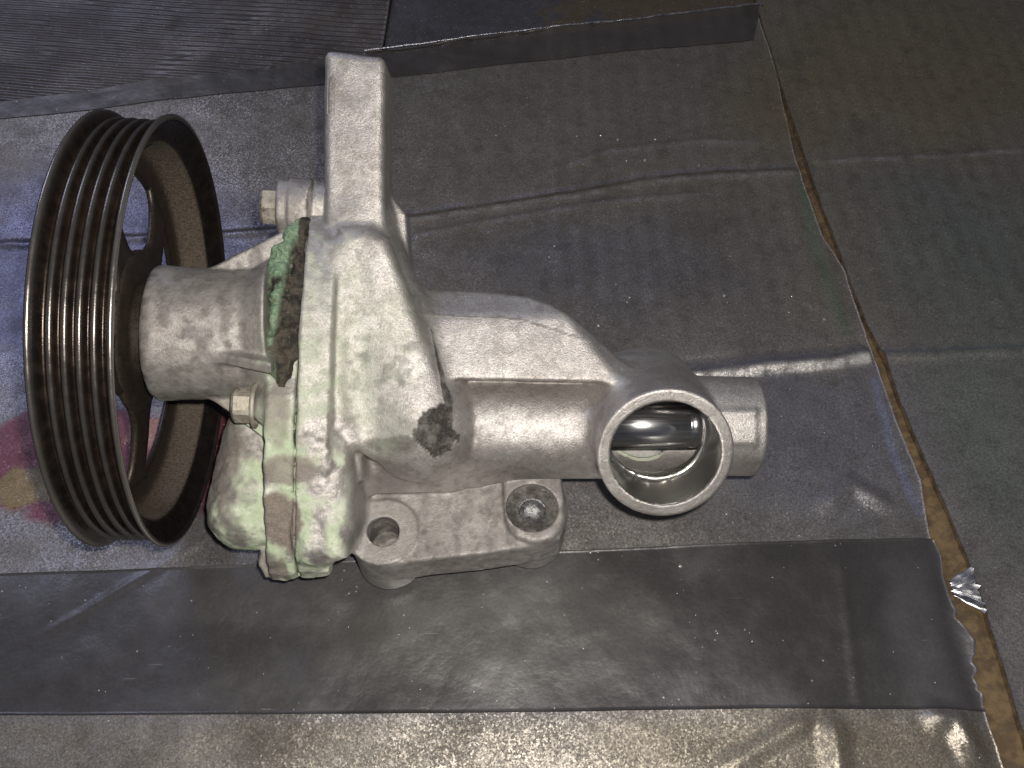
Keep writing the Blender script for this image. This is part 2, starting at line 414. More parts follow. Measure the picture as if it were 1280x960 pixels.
def polygonise(fn, lo, hi, h, coarse=6):
    lo = np.array(lo, float); n = (np.ceil((np.array(hi)-lo)/h/coarse).astype(int))*coarse
    nc = n//coarse
    ax = [lo[i]+(np.arange(nc[i])+.5)*coarse*h for i in range(3)]
    P = np.stack(np.meshgrid(*ax, indexing='ij'), -1).reshape(-1, 3)
    dc = fn(P); diag = coarse*h*math.sqrt(3)/2
    val = np.repeat(np.repeat(np.repeat(np.where(dc < 0, -1., 1.).reshape(nc).astype(np.float32), coarse, 0), coarse, 1), coarse, 2)
    val = np.pad(val, ((0, 1),)*3, mode='edge')
    act = np.argwhere((np.abs(dc) < diag*1.25+.12).reshape(nc))
    off = np.stack(np.meshgrid(*[np.arange(coarse+1)]*3, indexing='ij'), -1).reshape(-1, 3)
    ids = (act[:, None, :]*coarse+off[None]).reshape(-1, 3)
    flat = np.unique(np.ravel_multi_index(ids.T, val.shape)); idx = np.array(np.unravel_index(flat, val.shape)).T
    out = np.empty(len(idx))
    for i in range(0, len(idx), 400000): out[i:i+400000] = fn(lo+idx[i:i+400000]*h)
    val.ravel()[flat] = out
    neg = val < 0
    s = neg[:-1, :-1, :-1].astype(np.int8)
    for a, b, c in ((1, 0, 0), (0, 1, 0), (0, 0, 1), (1, 1, 0), (1, 0, 1), (0, 1, 1), (1, 1, 1)):
        s = s + neg[a:a+s.shape[0], b:b+s.shape[1], c:c+s.shape[2]]
    cells = np.argwhere((s > 0) & (s < 8)); cid = np.full(s.shape, -1, np.int32); cid[tuple(cells.T)] = np.arange(len(cells))
    acc = np.zeros((len(cells), 3)); cnt = np.zeros(len(cells))
    cor = [(a, b, c) for a in (0, 1) for b in (0, 1) for c in (0, 1)]
    cv = {k: val[cells[:, 0]+k[0], cells[:, 1]+k[1], cells[:, 2]+k[2]] for k in cor}
    for a in cor:
        for ax_ in range(3):
            if a[ax_]: continue
            b = list(a); b[ax_] = 1; b = tuple(b); m = (cv[a] < 0) != (cv[b] < 0)
            t = cv[a][m]/(cv[a][m]-cv[b][m]); p = np.tile(np.array(a, float), (m.sum(), 1)); p[:, ax_] = t
            acc[m] += p; cnt[m] += 1
    V = lo+(cells+acc/cnt[:, None])*h
    Fs = []
    for ax_ in range(3):
        u, w = (ax_+1) % 3, (ax_+2) % 3
        a = np.moveaxis(neg, ax_, 0); ch = a[:-1] != a[1:]; ch = np.moveaxis(ch, 0, ax_)
        e = np.argwhere(ch); e = e[(e[:, u] > 0) & (e[:, w] > 0) & (e[:, u] < n[u]) & (e[:, w] < n[w])]
        quad = []
        for du, dw in ((0, 0), (-1, 0), (-1, -1), (0, -1)):
            q = e.copy(); q[:, u] += du; q[:, w] += dw; quad.append(cid[tuple(q.T)])
        quad = np.stack(quad, 1); inn = neg[tuple(e.T)]
        quad[~inn] = quad[~inn][:, ::-1]
        Fs.append(quad[(quad >= 0).all(1)])
    F = np.concatenate(Fs)
    def grad(V):
        e = h*.5; g = np.zeros_like(V)
        for k in ((1, -1, -1), (-1, -1, 1), (-1, 1, -1), (1, 1, 1)):
            g += np.array(k)*fn(V+np.array(k)*e)[:, None]
        return g/(np.linalg.norm(g, axis=1, keepdims=True)+1e-9)
    g = grad(V); V = V-g*np.clip(fn(V), -h*.5, h*.5)[:, None]; g = grad(V)
    return V, F, g

V, F, N = polygonise(field, (-12.2, -7.8, -4.9), (8.6, 10.9, 3.4), .064)
print('pump verts', len(V), 'faces', len(F))

# ------------------------------------------------------------------ stains of the casting
def blobm(P, cx, cy, rx, ry, w=0., soft=.35, seed=1, amp=.5, nsc=.6):
    c = Q(cx, cy, w); X = (P[:, 0]-c[0])/rx; Y = (P[:, 1]-c[1])/ry
    d = np.hypot(X, Y)+(fbm(P, nsc, seed)-.5)*2*amp
    return 1-sstep(d, 1-soft, 1+soft)
def stains(P, N):
    q = P-A0; s = q@AX; v = q@AV; n1 = fbm(P, .9, 21); n2 = fbm(P, .35, 31)
    green = np.zeros(len(P))
    lowz = sstep(-v, 1.3, 3.2)*sstep(5.2-s, 0, .35)          # lower cover and lump
    green = np.maximum(green, lowz*sstep(n1, .33, .50))
    green = np.maximum(green, blobm(P, 388, 480, 1.3, 1.6, 1.5, .4, 41, .6)*.55*sstep(n2, .38, .6))
    green = np.maximum(green, .22*blobm(P, 440, 440, 1.8, 3.2, 1.5, .5, 43, .6))
    green = np.maximum(green, .30*blobm(P, 445, 500, .8, 1.0, 2, .5, 44, .6))
    green = np.maximum(green, .45*blobm(P, 402, 350, .25, 2.4, 1., .5, 45, .8)*sstep(n2, .45, .65))
    # bare dusty grey left side of the small lump and top of the big one
    bare = blobm(P, 282, 570, .9, 1.9, .2, .3, 51, .5); bare = np.maximum(bare, blobm(P, 420, 540, .95, .55, 1.5, .35, 52, .4))
    bare = np.maximum(bare, blobm(P, 345, 700, .45, .5, 0, .3, 56, .4))
    green *= 1-bare*.95
    grey = blobm(P, 356, 648, .62, .95, 1.6, .12, 61, .35, .5)*(P[:, 2] > -.9)
    grey = np.maximum(grey, .75*blobm(P, 362, 585, .9, .45, 2.0, .15, 62, .5))
    grey = np.maximum(grey, .55*blobm(P, 352, 520, .35, .9, 2.0, .2, 63, .5))
    grey = np.maximum(grey, .5*bare*(s < SM-.4))
    grey = np.maximum(grey, .9*blobm(P, 362, 708, .12, .5, .5, .2, 64, .3))
    dark = np.zeros(len(P)); pl = np.zeros(len(P)); lp = [(530, 385, .02), (541, 430, .03), (551, 470, .07), (560, 505, .12), (562, 540, .06)]
    for a_, b_ in zip(lp[:-1], lp[1:]):
        pa_, pb_ = Q(a_[0], a_[1], 1.9)[:2], Q(b_[0], b_[1], 1.9)[:2]; e_ = pb_-pa_; t_ = np.clip((P[:, :2]-pa_)@e_/(e_@e_), 0, 1)
        dd = np.linalg.norm(P[:, :2]-pa_-t_[:, None]*e_, axis=1)-(a_[2]+(b_[2]-a_[2])*t_)*(.4+1.2*n2); pl = np.maximum(pl, (1-sstep(dd, -.01, .03))*(P[:, 2] > 1.2))
    bl = blobm(P, 543, 540, .52, .72, 2.0, .04, 71, .75, .4)
    dark = np.maximum(dark, bl)
    dark = np.maximum(dark, .95*pl)
    dark = np.maximum(dark, .45*blobm(P, 468, 452, 1.4, 1.8, 2, .6, 73, .9)*sstep(n2, .5, .62))
    dark = np.maximum(dark, .75*blobm(P, 496, 556, .9, .3, 1.5, .3, 74, 1.)); dark = np.maximum(dark, .35*blobm(P, 520, 540, 1.5, 1.1, 1.8, .4, 79, .9, .5)*sstep(n1, .42, .58))
    dark = np.maximum(dark, .30*blobm(P, 440, 400, .9, 2.5, 1.5, .5, 80, .8)*sstep(n2, .45, .62))
    dark = np.maximum(dark, .55*blobm(P, 570, 665, 2.2, .7, -.5, .4, 75, .9)*sstep(n2, .44, .6))
    dark = np.maximum(dark, .8*sstep(-.35-s, 0, .45)*sstep(s+3, 0, .1)*sstep(n1+.35, .5, .9))    # grime at nose lip
    dark = np.maximum(dark, .55*sstep(2.9-s, 0, 1.)*sstep(n2, .38, .60))
    dark = np.maximum(dark, .22*sstep(3.4-s, 0, .3))
    dark = np.maximum(dark, .7*((np.abs(s-SM-(vnoise(P, .7, 13)-.5)*.16) < .04+.05*n2)))
    for xa_, ya_, xb_, yb_ in ((515, 393, 648, 399), (648, 399, 738, 428)):
        a_ = Q(xa_, ya_, .9)[:2]; b_ = Q(xb_, yb_, .9)[:2]; e_ = b_-a_; L2 = e_@e_; t_ = np.clip((P[:, :2]-a_)@e_/L2, 0, 1); dd = np.linalg.norm(P[:, :2]-a_-t_[:, None]*e_, axis=1)
        dark = np.maximum(dark, .5*(dd < .035)*(P[:, 2] > -.5))
    # recess below the right foot screw is black
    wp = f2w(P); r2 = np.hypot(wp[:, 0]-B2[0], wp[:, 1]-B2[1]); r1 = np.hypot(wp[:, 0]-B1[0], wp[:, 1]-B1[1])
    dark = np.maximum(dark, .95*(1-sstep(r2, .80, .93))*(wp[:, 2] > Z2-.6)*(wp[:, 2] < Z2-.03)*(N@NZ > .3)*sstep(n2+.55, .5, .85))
    # fine oily joints round the buttress and by the lump
    dark = np.maximum(dark, .5*blobm(P, 452, 640, .12, 1.6, 0, .5, 77, .4))
    polish = np.zeros(len(P))
    rel = P-CC; t = rel@CN; rr = np.linalg.norm(rel-t[:, None]*CN, axis=1)
    polish = np.maximum(polish, (rr < 1.63)*(t < -.03)*(t > -4)*1.)
    polish = np.maximum(polish, .12*(rr < 2.0)*(t > -.05))
    polish = np.maximum(polish, 0*r1)
    polish = np.maximum(polish, .18*(r1 < 1.02)*(wp[:, 2] > Z1-.06))
    polish = np.maximum(polish, .45*(r1 > 1.0)*(r1 < 1.25)*(wp[:, 2] < .95))
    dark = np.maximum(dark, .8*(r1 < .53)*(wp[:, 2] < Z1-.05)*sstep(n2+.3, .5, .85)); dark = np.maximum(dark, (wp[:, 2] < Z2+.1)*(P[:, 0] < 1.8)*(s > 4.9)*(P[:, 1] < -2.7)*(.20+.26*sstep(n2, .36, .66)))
    dark *= 1-(polish > .5); green *= 1-(polish > .5); grey *= 1-(polish > .5)
    gi = (t < -1.9)*(rr < 1.7)*blobm(P, 806, 575, .75, .35, 0, .3, 88, .3); green = np.maximum(green, gi*.8)  # green glint in the bore, painted in with the coolant colour
    return np.stack([np.clip(green, 0, 1), np.clip(dark, 0, 1), np.clip(grey, 0, 1), np.clip(polish, 0, 1)], 1)
ST = stains(V, N)

# ------------------------------------------------------------------ the pump: parts
pump = empty('water_pump', 'removed car water pump of cast aluminium with ribbed black pulley and green coolant crust', 'water pump')
names = sorted({n for n, _, _ in HOUSING+COVER}); 
cen = V[F].mean(1); best = np.full(len(F), 1e9); lab = np.zeros(len(F), int)
for n, f, k in HOUSING+COVER:
    d = f(cen); m = d < best; best[m] = d[m]; lab[m] = names.index(n)
sF = (cen-A0)@AX
cov = {n for n, _, _ in COVER}
plabels = {'cover_plate': 'front cover plate coated in pale green and grey dried coolant', 'volute_lump': 'rounded housing lump with pale green powdery deposit',
           'buttress': 'broad tapering buttress with a black stain near its foot', 'outlet_collar': 'round outlet collar with machined rim and bright bore'}
Vw = f2w(V); Rn = np.stack([EX, np.array([0, CS, -SN]), np.array([0, SN, CS])]) # rows: world axes in pump frame
Nw = N@Rn.T
for i, n in enumerate(names):
    sel = F[lab == i]
    if not len(sel): continue
    u, inv = np.unique(sel, return_inverse=True)
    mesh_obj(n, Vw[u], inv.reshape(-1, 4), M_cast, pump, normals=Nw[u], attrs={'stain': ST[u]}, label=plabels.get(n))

def lathe(name, prof, seg, mat, parent, frame=None, attr=None, label=None, closed=False):
    """prof: list of (s, r); frame: (origin, axis, up, side) in the pump frame"""
    o, a, b, c = frame; prof = np.array(prof); th = np.linspace(0, 2*math.pi, seg, endpoint=False)
    P = o + prof[:, None, 0:1]*a + prof[:, None, 1:2]*(np.cos(th)[None, :, None]*b + np.sin(th)[None, :, None]*c)
    n = len(prof); idx = np.arange(n*seg).reshape(n, seg); rows = []
    rng = range(n) if closed else range(n-1)
    for i in rng:
        j = (i+1) % n
        rows.append(np.stack([idx[i], np.roll(idx[i], -1), np.roll(idx[j], -1), idx[j]], 1))
    at = None
    if attr is not None: at = {'wear': np.repeat(np.array(attr, float), seg, 0)}
    ob = mesh_obj(name, f2w(P.reshape(-1, 3)), np.concatenate(rows), mat, parent, attrs=at, label=label)
    return ob

# --- pulley
pul = bpy.data.objects.new('pulley', None); C.objects.link(pul); pul.parent = pump; pul['label'] = 'black ribbed belt pulley with five spokes and dusty brown inside'
RK = .965; SK = .74; PO = A0-AX*.17; FR = (PO, AX*SK, AV*RK, AW*RK)
pr = []
def pp(s, r, rust=.0, dust=0., bare=0.): pr.append((s, r, rust, dust, bare))
pp(.00, 6.44, .1, 0, .02); pp(.03, 6.50, .1, 0, .12); pp(.035, 6.56, .1, 0, .4); pp(.01, 6.61, .1, 0, .5); pp(-.05, 6.63, .1, 0, .4); pp(-.11, 6.62, .1, 0, .15); pp(-.17, 6.56, .1); pp(-.23, 6.46, .3); pp(-.28, 6.36, .6); pp(-.33, 6.27, .8, .1); pp(-.38, 6.23, 1, .1)
s = -.38
for k in range(4): # belt grooves: broad rounded ribs with valleys
    w = .445
    for t, r, rs, b in ((.06, 6.22, 1, 0), (.16, 6.24, 1, 0), (.24, 6.32, .8, 0), (.33, 6.405, .35, .02), (.44, 6.435, .1, .14), (.56, 6.445, .0, .20), (.68, 6.435, .1, .14), (.79, 6.405, .35, .02), (.88, 6.32, .8, 0), (.96, 6.24, 1, 0)):
        pp(s-w*t, r, rs, .03 if r < 6.3 else 0, b)
    s -= w
pp(s-.04, 6.23, 1, .1); pp(s-.10, 6.27, .8); pp(s-.16, 6.38, .4); pp(s-.22, 6.50, .1, 0, .03); pp(s-.27, 6.59, .1, 0, .15)
pp(s-.33, 6.63, 0, 0, .4); pp(s-.40, 6.63, 0, 0, .3); pp(s-.46, 6.58, .1, 0, .05); e = s-.46

pp(e, 6.44, .1, .2); pp(e+.1, 6.2, .2, .4); pp(e+.2, 5.9, .2, .5); pp(e+.35, 5.5, .2, .5); pp(e+.38, 5.1, .2, .6); pp(e+.40, 4.95, .2, .5); pp(e+.46, 4.90, .2, .3)
pp(e+.60, 4.90, .1, .2); pp(e+.66, 4.95, .1, .2); pp(e+.68, 5.10, .1, .25); pp(e+.70, 5.45, .1, .35); pp(e+.76, 5.60, .1, .5); pp(e+.86, 5.68, .1, .8); pp(e+1.1, 5.72, .1, 1)
pp(-.72, 5.76, .1, 1); pp(-.64, 5.80, 0, .8); pp(-.60, 5.86, 0, .15); pp(-.52, 5.96, 0, .05); pp(-.3, 6.18, 0, .05); pp(-.1, 6.40, 0, .05); pp(-.04, 6.46, 0, 0, .05)
pa = np.array(pr)
lathe('rim', pa[:, :2], 220, M_pulley, pul, FR, np.stack([pa[:, 2], pa[:, 3], pa[:, 2]*0, pa[:, 4]], 1), closed=True)
ws = e+.53
def wear(n, rust=.15, dust=.3, bare=0): return {'wear': np.tile(np.array([rust, dust, 0, bare]), (n, 1))}
for k in range(5):
    ang = math.radians(27+72*k) # measured from the top towards the far side
    rd = (math.cos(ang)*AV - math.sin(ang)*AW)*RK; td = np.cross(AX, rd)
    vs = []; fs = []; K = 12
    for i in range(K+1):
        r = 2.2+(5.06-2.2)*i/K; t = i/K
        hw = .62+.16*(2*t-1)**2+.50*max(0, t-.72)**2*13+.45*max(0, .3-t)**2*9
        bow = .12*math.sin(math.pi*t)
        ring = [(-1, -.11), (-.9, -.15), (.9, -.15), (1, -.11), (1, .07), (.88, .15), (.55, .10), (-.55, .10), (-.88, .15), (-1, .07)]
        for a_, b_ in ring: vs.append(PO+AX*SK*(ws+b_+bow+.35*(1-t))+rd*r+td*a_*hw)
    m = len(ring)
    for i in range(K):
        for j in range(m): fs.append((i*m+j, i*m+(j+1) % m, (i+1)*m+(j+1) % m, (i+1)*m+j))
    fs.append(tuple(range(m))[::-1]); fs.append(tuple(range(K*m, K*m+m)))
    mesh_obj('spoke', f2w(np.array(vs)), fs, M_pulley, pul, smooth=True, attrs=wear(len(vs), .1, .3))
hp = [(ws+.2, .0), (ws+.2, 1.2), (ws+.22, 2.4), (ws+.30, 2.55), (ws+.46, 2.55), (ws+.54, 2.4), (ws+.56, 1.6), (ws+.62, 1.45), (-.7, 1.4), (-.6, 1.3), (-.6, 0)]
lathe('hub', hp, 80, M_pulley, pul, FR, [(0.1, .35, 0, 0)]*len(hp))

# --- hexagon bolts of the cover
def hex_bolt(pos, r, L, rot, label):
    prof = [(0, r*.80), (.03, r*.88), (.09, r), (L-.02, r), (L, r*.98)]
    vs = []; fs = []; seg = 24
    for s_, rr in prof:
        for k in range(seg):
            a_ = 2*math.pi*k/seg; hexr = math.cos(math.pi/6)/math.cos(((a_+rot) % (math.pi/3))-math.pi/6)
            q = rr*(hexr*.92+.08*.93); q = min(q, rr*.985) if s_ > .05 else min(q, rr)
            vs.append(pos+AX*s_+AV*q*math.cos(a_)+AW*q*math.sin(a_))
    n0 = len(prof)
    for i in range(n0-1):
        for k in range(seg): fs.append((i*seg+k, (i+1)*seg+k, (i+1)*seg+(k+1) % seg, i*seg+(k+1) % seg))
    vs.append(pos+AX*.015); fs += [(len(vs)-1, k, (k+1) % seg) for k in range(seg)]
    b = mesh_obj('cover_bolt', f2w(np.array(vs)), fs, M_bolt, pump, smooth=False, label=label)
    lathe('washer', [(L, 0), (L, r*1.02), (L+.02, r*1.16), (L+.14, r*1.18), (L+.15, r*1.1)], 40, M_bolt, b, (pos, AX, AV, AW))
    return b
hex_bolt(A(1.98, 4.07, -.35), .60, .52, .3, 'hexagon bolt at the top of the cover')
hex_bolt(A(1.62, -2.1, 1.3), .56, .55, .1, 'hexagon bolt below the bearing nose')
hex_bolt(A(1.7, -.2, -3.0), .56, .6, .1, None)

# --- corrosion crust in the broken joint
CR = []
pts = [(383, 276, .9, .20), (368, 292, 1.1, .24), (354, 318, 1.4, .24), (346, 345, 1.6, .26), (352, 372, 1.8, .27), (350, 400, 1.95, .27), (347, 428, 2.1, .27), (346, 452, 2.2, .25), (352, 474, 2.25, .20)]
for i in range(len(pts)-1):
    a_, b_ = pts[i], pts[i+1]; CR.append(sd_cap(Q(a_[0], a_[1], a_[2]-.05), Q(b_[0], b_[1], b_[2]-.05), a_[3]*1.1, b_[3]*1.1))
pts2 = [(382, 290, 1.0, .10), (376, 330, 1.3, .2), (371, 370, 1.75, .25), (366, 410, 1.95, .26), (362, 450, 2.1, .24), (357, 480, 2.2, .12)]
for i in range(len(pts2)-1):
    a_, b_ = pts2[i], pts2[i+1]; CR.append(sd_cap(Q(a_[0], a_[1], a_[2]-.08), Q(b_[0], b_[1], b_[2]-.08), a_[3], b_[3]))
def crust(P):
    d = None
    for f in CR: x = f(P); d = x if d is None else smin(d, x, .15)
    return d+(vnoise(P, .30, 91)-.5)*.24+(vnoise(P, .13, 92)-.5)*.12
Vc, Fc, Nc = polygonise(crust, (-7.8, -.4, .2), (-5.2, 5.6, 3.0), .05)
xl = Vc[:, 0]; q_ = Vc-A0
sc_ = q_@AX
gedge = sstep(-(Vc[:, 0]-(-6.98+.10*(Vc[:, 1]))), -.10, .10)*.85  # greener away from the joint
gg = np.clip(gedge*sstep(fbm(Vc, .5, 95), .30, .48)+.0, 0, 1)
gg = np.maximum(gg, .9*sstep(Vc[:, 1], 4.0, 4.7)*(Vc[:, 0] < -6.40)); gg = np.maximum(gg, .55*sstep(.9-Vc[:, 1], 0, .8)*(Vc[:, 0] < -6.75))
mesh_obj('corrosion_crust', f2w(Vc), Fc, M_crust, pump, attrs={'stain': np.stack([gg, gg*0, gg*0, gg*0], 1)}, label='rough green and black corrosion crust in the cracked joint')

# --- screw deep in the right foot, inner parts of the bore
fr2 = (w2f(np.array([B2[0], B2[1], Z2-.30])), NZ, NY, EX)
lathe('threaded_plug', [(-.35, 0), (-.35, .30), (-.06, .38), (.0, .40), (.03, .46), (.0, .52), (-.05, .54)], 48, mat_simple('dark_plug', (.16, .155, .16), (.42, .42, .43), .9, .2, .4, 400, .0005), pump, fr2)
ipa, ipb = Q(745, 532, .35), Q(874, 531, .35); ia = (ipb-ipa)/np.linalg.norm(ipb-ipa); L_ = np.linalg.norm(ipb-ipa); iv = EV-(EV@ia)*ia; iw = np.cross(ia, iv)
lathe('inner_pipe', [(0, .0), (0, .72), (L_*.5, .72), (L_-.42, .72), (L_-.40, .70), (L_-.36, .70), (L_-.34, .72), (L_-.14, .72), (L_-.05, .69), (L_, .62), (L_, 0)], 96, M_chrome, pump, (ipa, ia, iv, iw), label='polished steel pipe seen inside the outlet bore')
# casting mark: raised oblong frame with figures on the arm
def tube_f(name, pts, r, mat, parent, closed=False, seg=6, label=None):
    pts = [np.array(p, float) for p in pts]; n = len(pts); vs = []; fs = []
    for i, p in enumerate(pts):
        a_ = pts[(i-1) % n] if (closed or i) else p; b_ = pts[(i+1) % n] if (closed or i < n-1) else p
        t = b_-a_; t /= np.linalg.norm(t)+1e-9; u = np.cross(t, EW); u /= np.linalg.norm(u)+1e-9; w_ = np.cross(t, u)
        for k in range(seg): th = 2*math.pi*k/seg; vs.append(p+r*(u*math.cos(th)+w_*math.sin(th)))
    for i in range(n if closed else n-1):
        j = (i+1) % n
        for k in range(seg): fs.append((i*seg+k, i*seg+(k+1) % seg, j*seg+(k+1) % seg, j*seg+k))
    return vs, fs
mv, mf = [], []
def app(vf):
    o_ = len(mv); mv.extend(vf[0]); mf.extend([tuple(i+o_ for i in f) for f in vf[1]])
WF = 1.262
fr = []
for k in range(9): a_ = math.pi*k/8; fr.append(Q(414.2+4.2*math.cos(a_), 98-4*math.sin(a_), WF))
for k in range(9): a_ = math.pi+math.pi*k/8; fr.append(Q(413.6+4.2*math.cos(a_), 141-4*math.sin(a_), WF))
app(tube_f('m', fr, .018, None, None, True))
for gy in range(100, 142, 7): # digits, rubbed beyond reading: small strokes
    app(tube_f('m', [Q(412, gy, WF), Q(415.5, gy-.5, WF), Q(415.8, gy+2.2, WF), Q(412.3, gy+2.6, WF)], .013, None, None, gy % 2 == 0))
mesh_obj('casting_mark', f2w(np.array(mv)), mf, M_cast, pump, attrs={'stain': np.tile([0, .15, 0, 0], (len(mv), 1))}, label='raised oblong casting mark with figures rubbed by wear')

# ------------------------------------------------------------------ board and tape
def seg_d(X, Y, pts): # distance to polyline, signed by side, and parameter
    best = np.full(X.shape, 1e9); sg = np.zeros(X.shape); tt = np.zeros(X.shape); n = len(pts)-1
    for i in range(n):
        a_ = pts[i]; b_ = pts[i+1]; ex, ey = b_[0]-a_[0], b_[1]-a_[1]; t = np.clip(((X-a_[0])*ex+(Y-a_[1])*ey)/(ex*ex+ey*ey), 0, 1)
        dx, dy = X-a_[0]-ex*t, Y-a_[1]-ey*t; d = np.hypot(dx, dy); m = d < best
        best[m] = d[m]; sg[m] = np.sign(ex*dy-ey*dx)[m]; tt[m] = ((i+t)/n)[m]
    return best*sg, tt
def GP(pts, z=0): return [tuple(G(x, y, z)[:2]) for x, y in pts]
def n2(X, Y, s, seed): return fbm(np.stack([X.ravel(), Y.ravel(), X.ravel()*0+seed], 1), s, seed).reshape(X.shape)
creaseA = GP([(-40, 300), (300, 285), (500, 268), (640, 245), (720, 236), (800, 221), (900, 211), (1005, 205)])
creaseA2 = GP([(500, 290), (640, 262), (760, 245), (900, 232)])
creaseC = GP([(660, 215), (760, 180), (880, 168), (980, 170)])
creaseB = GP([(600, 480), (880, 462), (960, 452), (1040, 446), (1092, 436)])
creaseR1 = GP([(1020, 195), (1120, 190), (1200, 186), (1340, 176)])
creaseR2 = GP([(1100, 440), (1180, 438), (1340, 430)])
creaseD = GP([(900, 960), (960, 900), (1040, 878), (1100, 960)])
creaseE = GP([(880, 975), (985, 915), (1030, 890)]); creaseF = GP([(1040, 880), (1060, 1000)]); creaseG = GP([(1150, 890), (1200, 900), (1235, 960)])
creaseH = GP([(1015, 640), (1070, 600), (1140, 640)]); creaseI = GP([(1050, 660), (1068, 800), (1080, 900)]); creaseJ = GP([(280, 650), (130, 740), (20, 800)])
def ridge(X, Y, pts, h, wa, wb, fade=.1):
    d, t = seg_d(X, Y, pts); w = np.where(d > 0, wa, wb)
    q = np.clip(1-np.abs(d)/w, 0, 1); return h*(q*q/(q+.12))*sstep(t, 0, fade)*sstep(1-t, 0, fade)
def height(X, Y):
    h = (n2(X, Y, 7, 3)-.5)*.30+(n2(X, Y, 2.6, 5)-.5)*.10
    wv = (n2(X, Y, 1.5, 7)-.5)
    Yw = Y+wv*.25
    h = h+ridge(X, Yw, creaseA, .15, .28, .34, .02)-ridge(X, Yw-.45, creaseA, .05, .2, .2, .02)+ridge(X, Yw, creaseA2, .11, .3, .3)
    h = h+ridge(X, Yw, creaseC, .12, .34, .34, .3)
    h = h+ridge(X, Y+wv*.12, creaseB, .34, .46, .46, .02)-ridge(X, Y-.75, creaseB, .10, .2, .2, .05)
    h = h+ridge(X, Yw, creaseR1, .10, .25, .25, .02)+ridge(X, Y, creaseR2, .22, .35, .42, .02)
    for c_, a_, w in ((creaseE, .2, .45), (creaseF, .30, .6), (creaseG, .38, .6), (creaseH, .26, .6), (creaseI, .06, .25), (creaseJ, .06, .25)): h = h+ridge(X, Yw, c_, a_, w, w, .3)
    # ribs of the corrugation telegraphing through the board towards the back
    far = sstep(Y, 4.5, 8)*sstep(X, 0., 3)
    h = h+.012*far*np.sin(X*2*math.pi/.95+.6*n2(X, Y, 3, 9))
    return h
HOFF = -.42      # board stays below the contact points of the pump
seamL = np.array(GP([(900, -160), (942, 0), (968, 90), (1005, 200), (1027, 300), (1062, 400), (1092, 445), (1120, 530), (1158, 625), (1185, 690), (1205, 790), (1238, 880), (1262, 950), (1310, 1080)]))
seamR = np.array(GP([(908, -160), (948, 0), (975, 90), (1012, 200), (1048, 300), (1086, 400), (1110, 445), (1142, 530), (1185, 625), (1213, 690), (1246, 790), (1274, 880), (1296, 950), (1345, 1080)]))
def seam_x(Y, S):
    o_ = np.argsort(S[:, 1]); x = np.interp(Y, S[o_, 1], S[o_, 0])
    return x
def jag(Y, amp, seed): 
    P = np.stack([Y.ravel()*0, Y.ravel(), Y.ravel()*0+seed], 1); return ((fbm(P, .9, seed, 5)-.5)*amp).reshape(Y.shape)
YB0 = -16.5
tapeU_up = np.array(GP([(-260, 140), (0, 118), (180, 92), (300, 80), (480, 54), (640, 35), (860, 10), (965, -3), (1100, -18)]))
tapeU_lo = np.array(GP([(-260, 165), (0, 140), (180, 120), (420, 96), (640, 72), (800, 54), (945, 42), (1100, 30)]))
def curve_y(X, S):
    o_ = np.argsort(S[:, 0]); return np.interp(X, S[o_, 0], S[o_, 1])
def blobw(X, Y, px, py, rx, ry, soft=.4, seed=1, amp=.5, s=2.):
    c = G(px, py); d = np.hypot((X-c[0])/rx, (Y-c[1])/ry)+(n2(X, Y, s, seed)-.5)*2*amp; return (1-sstep(d, 1-soft, 1+soft))
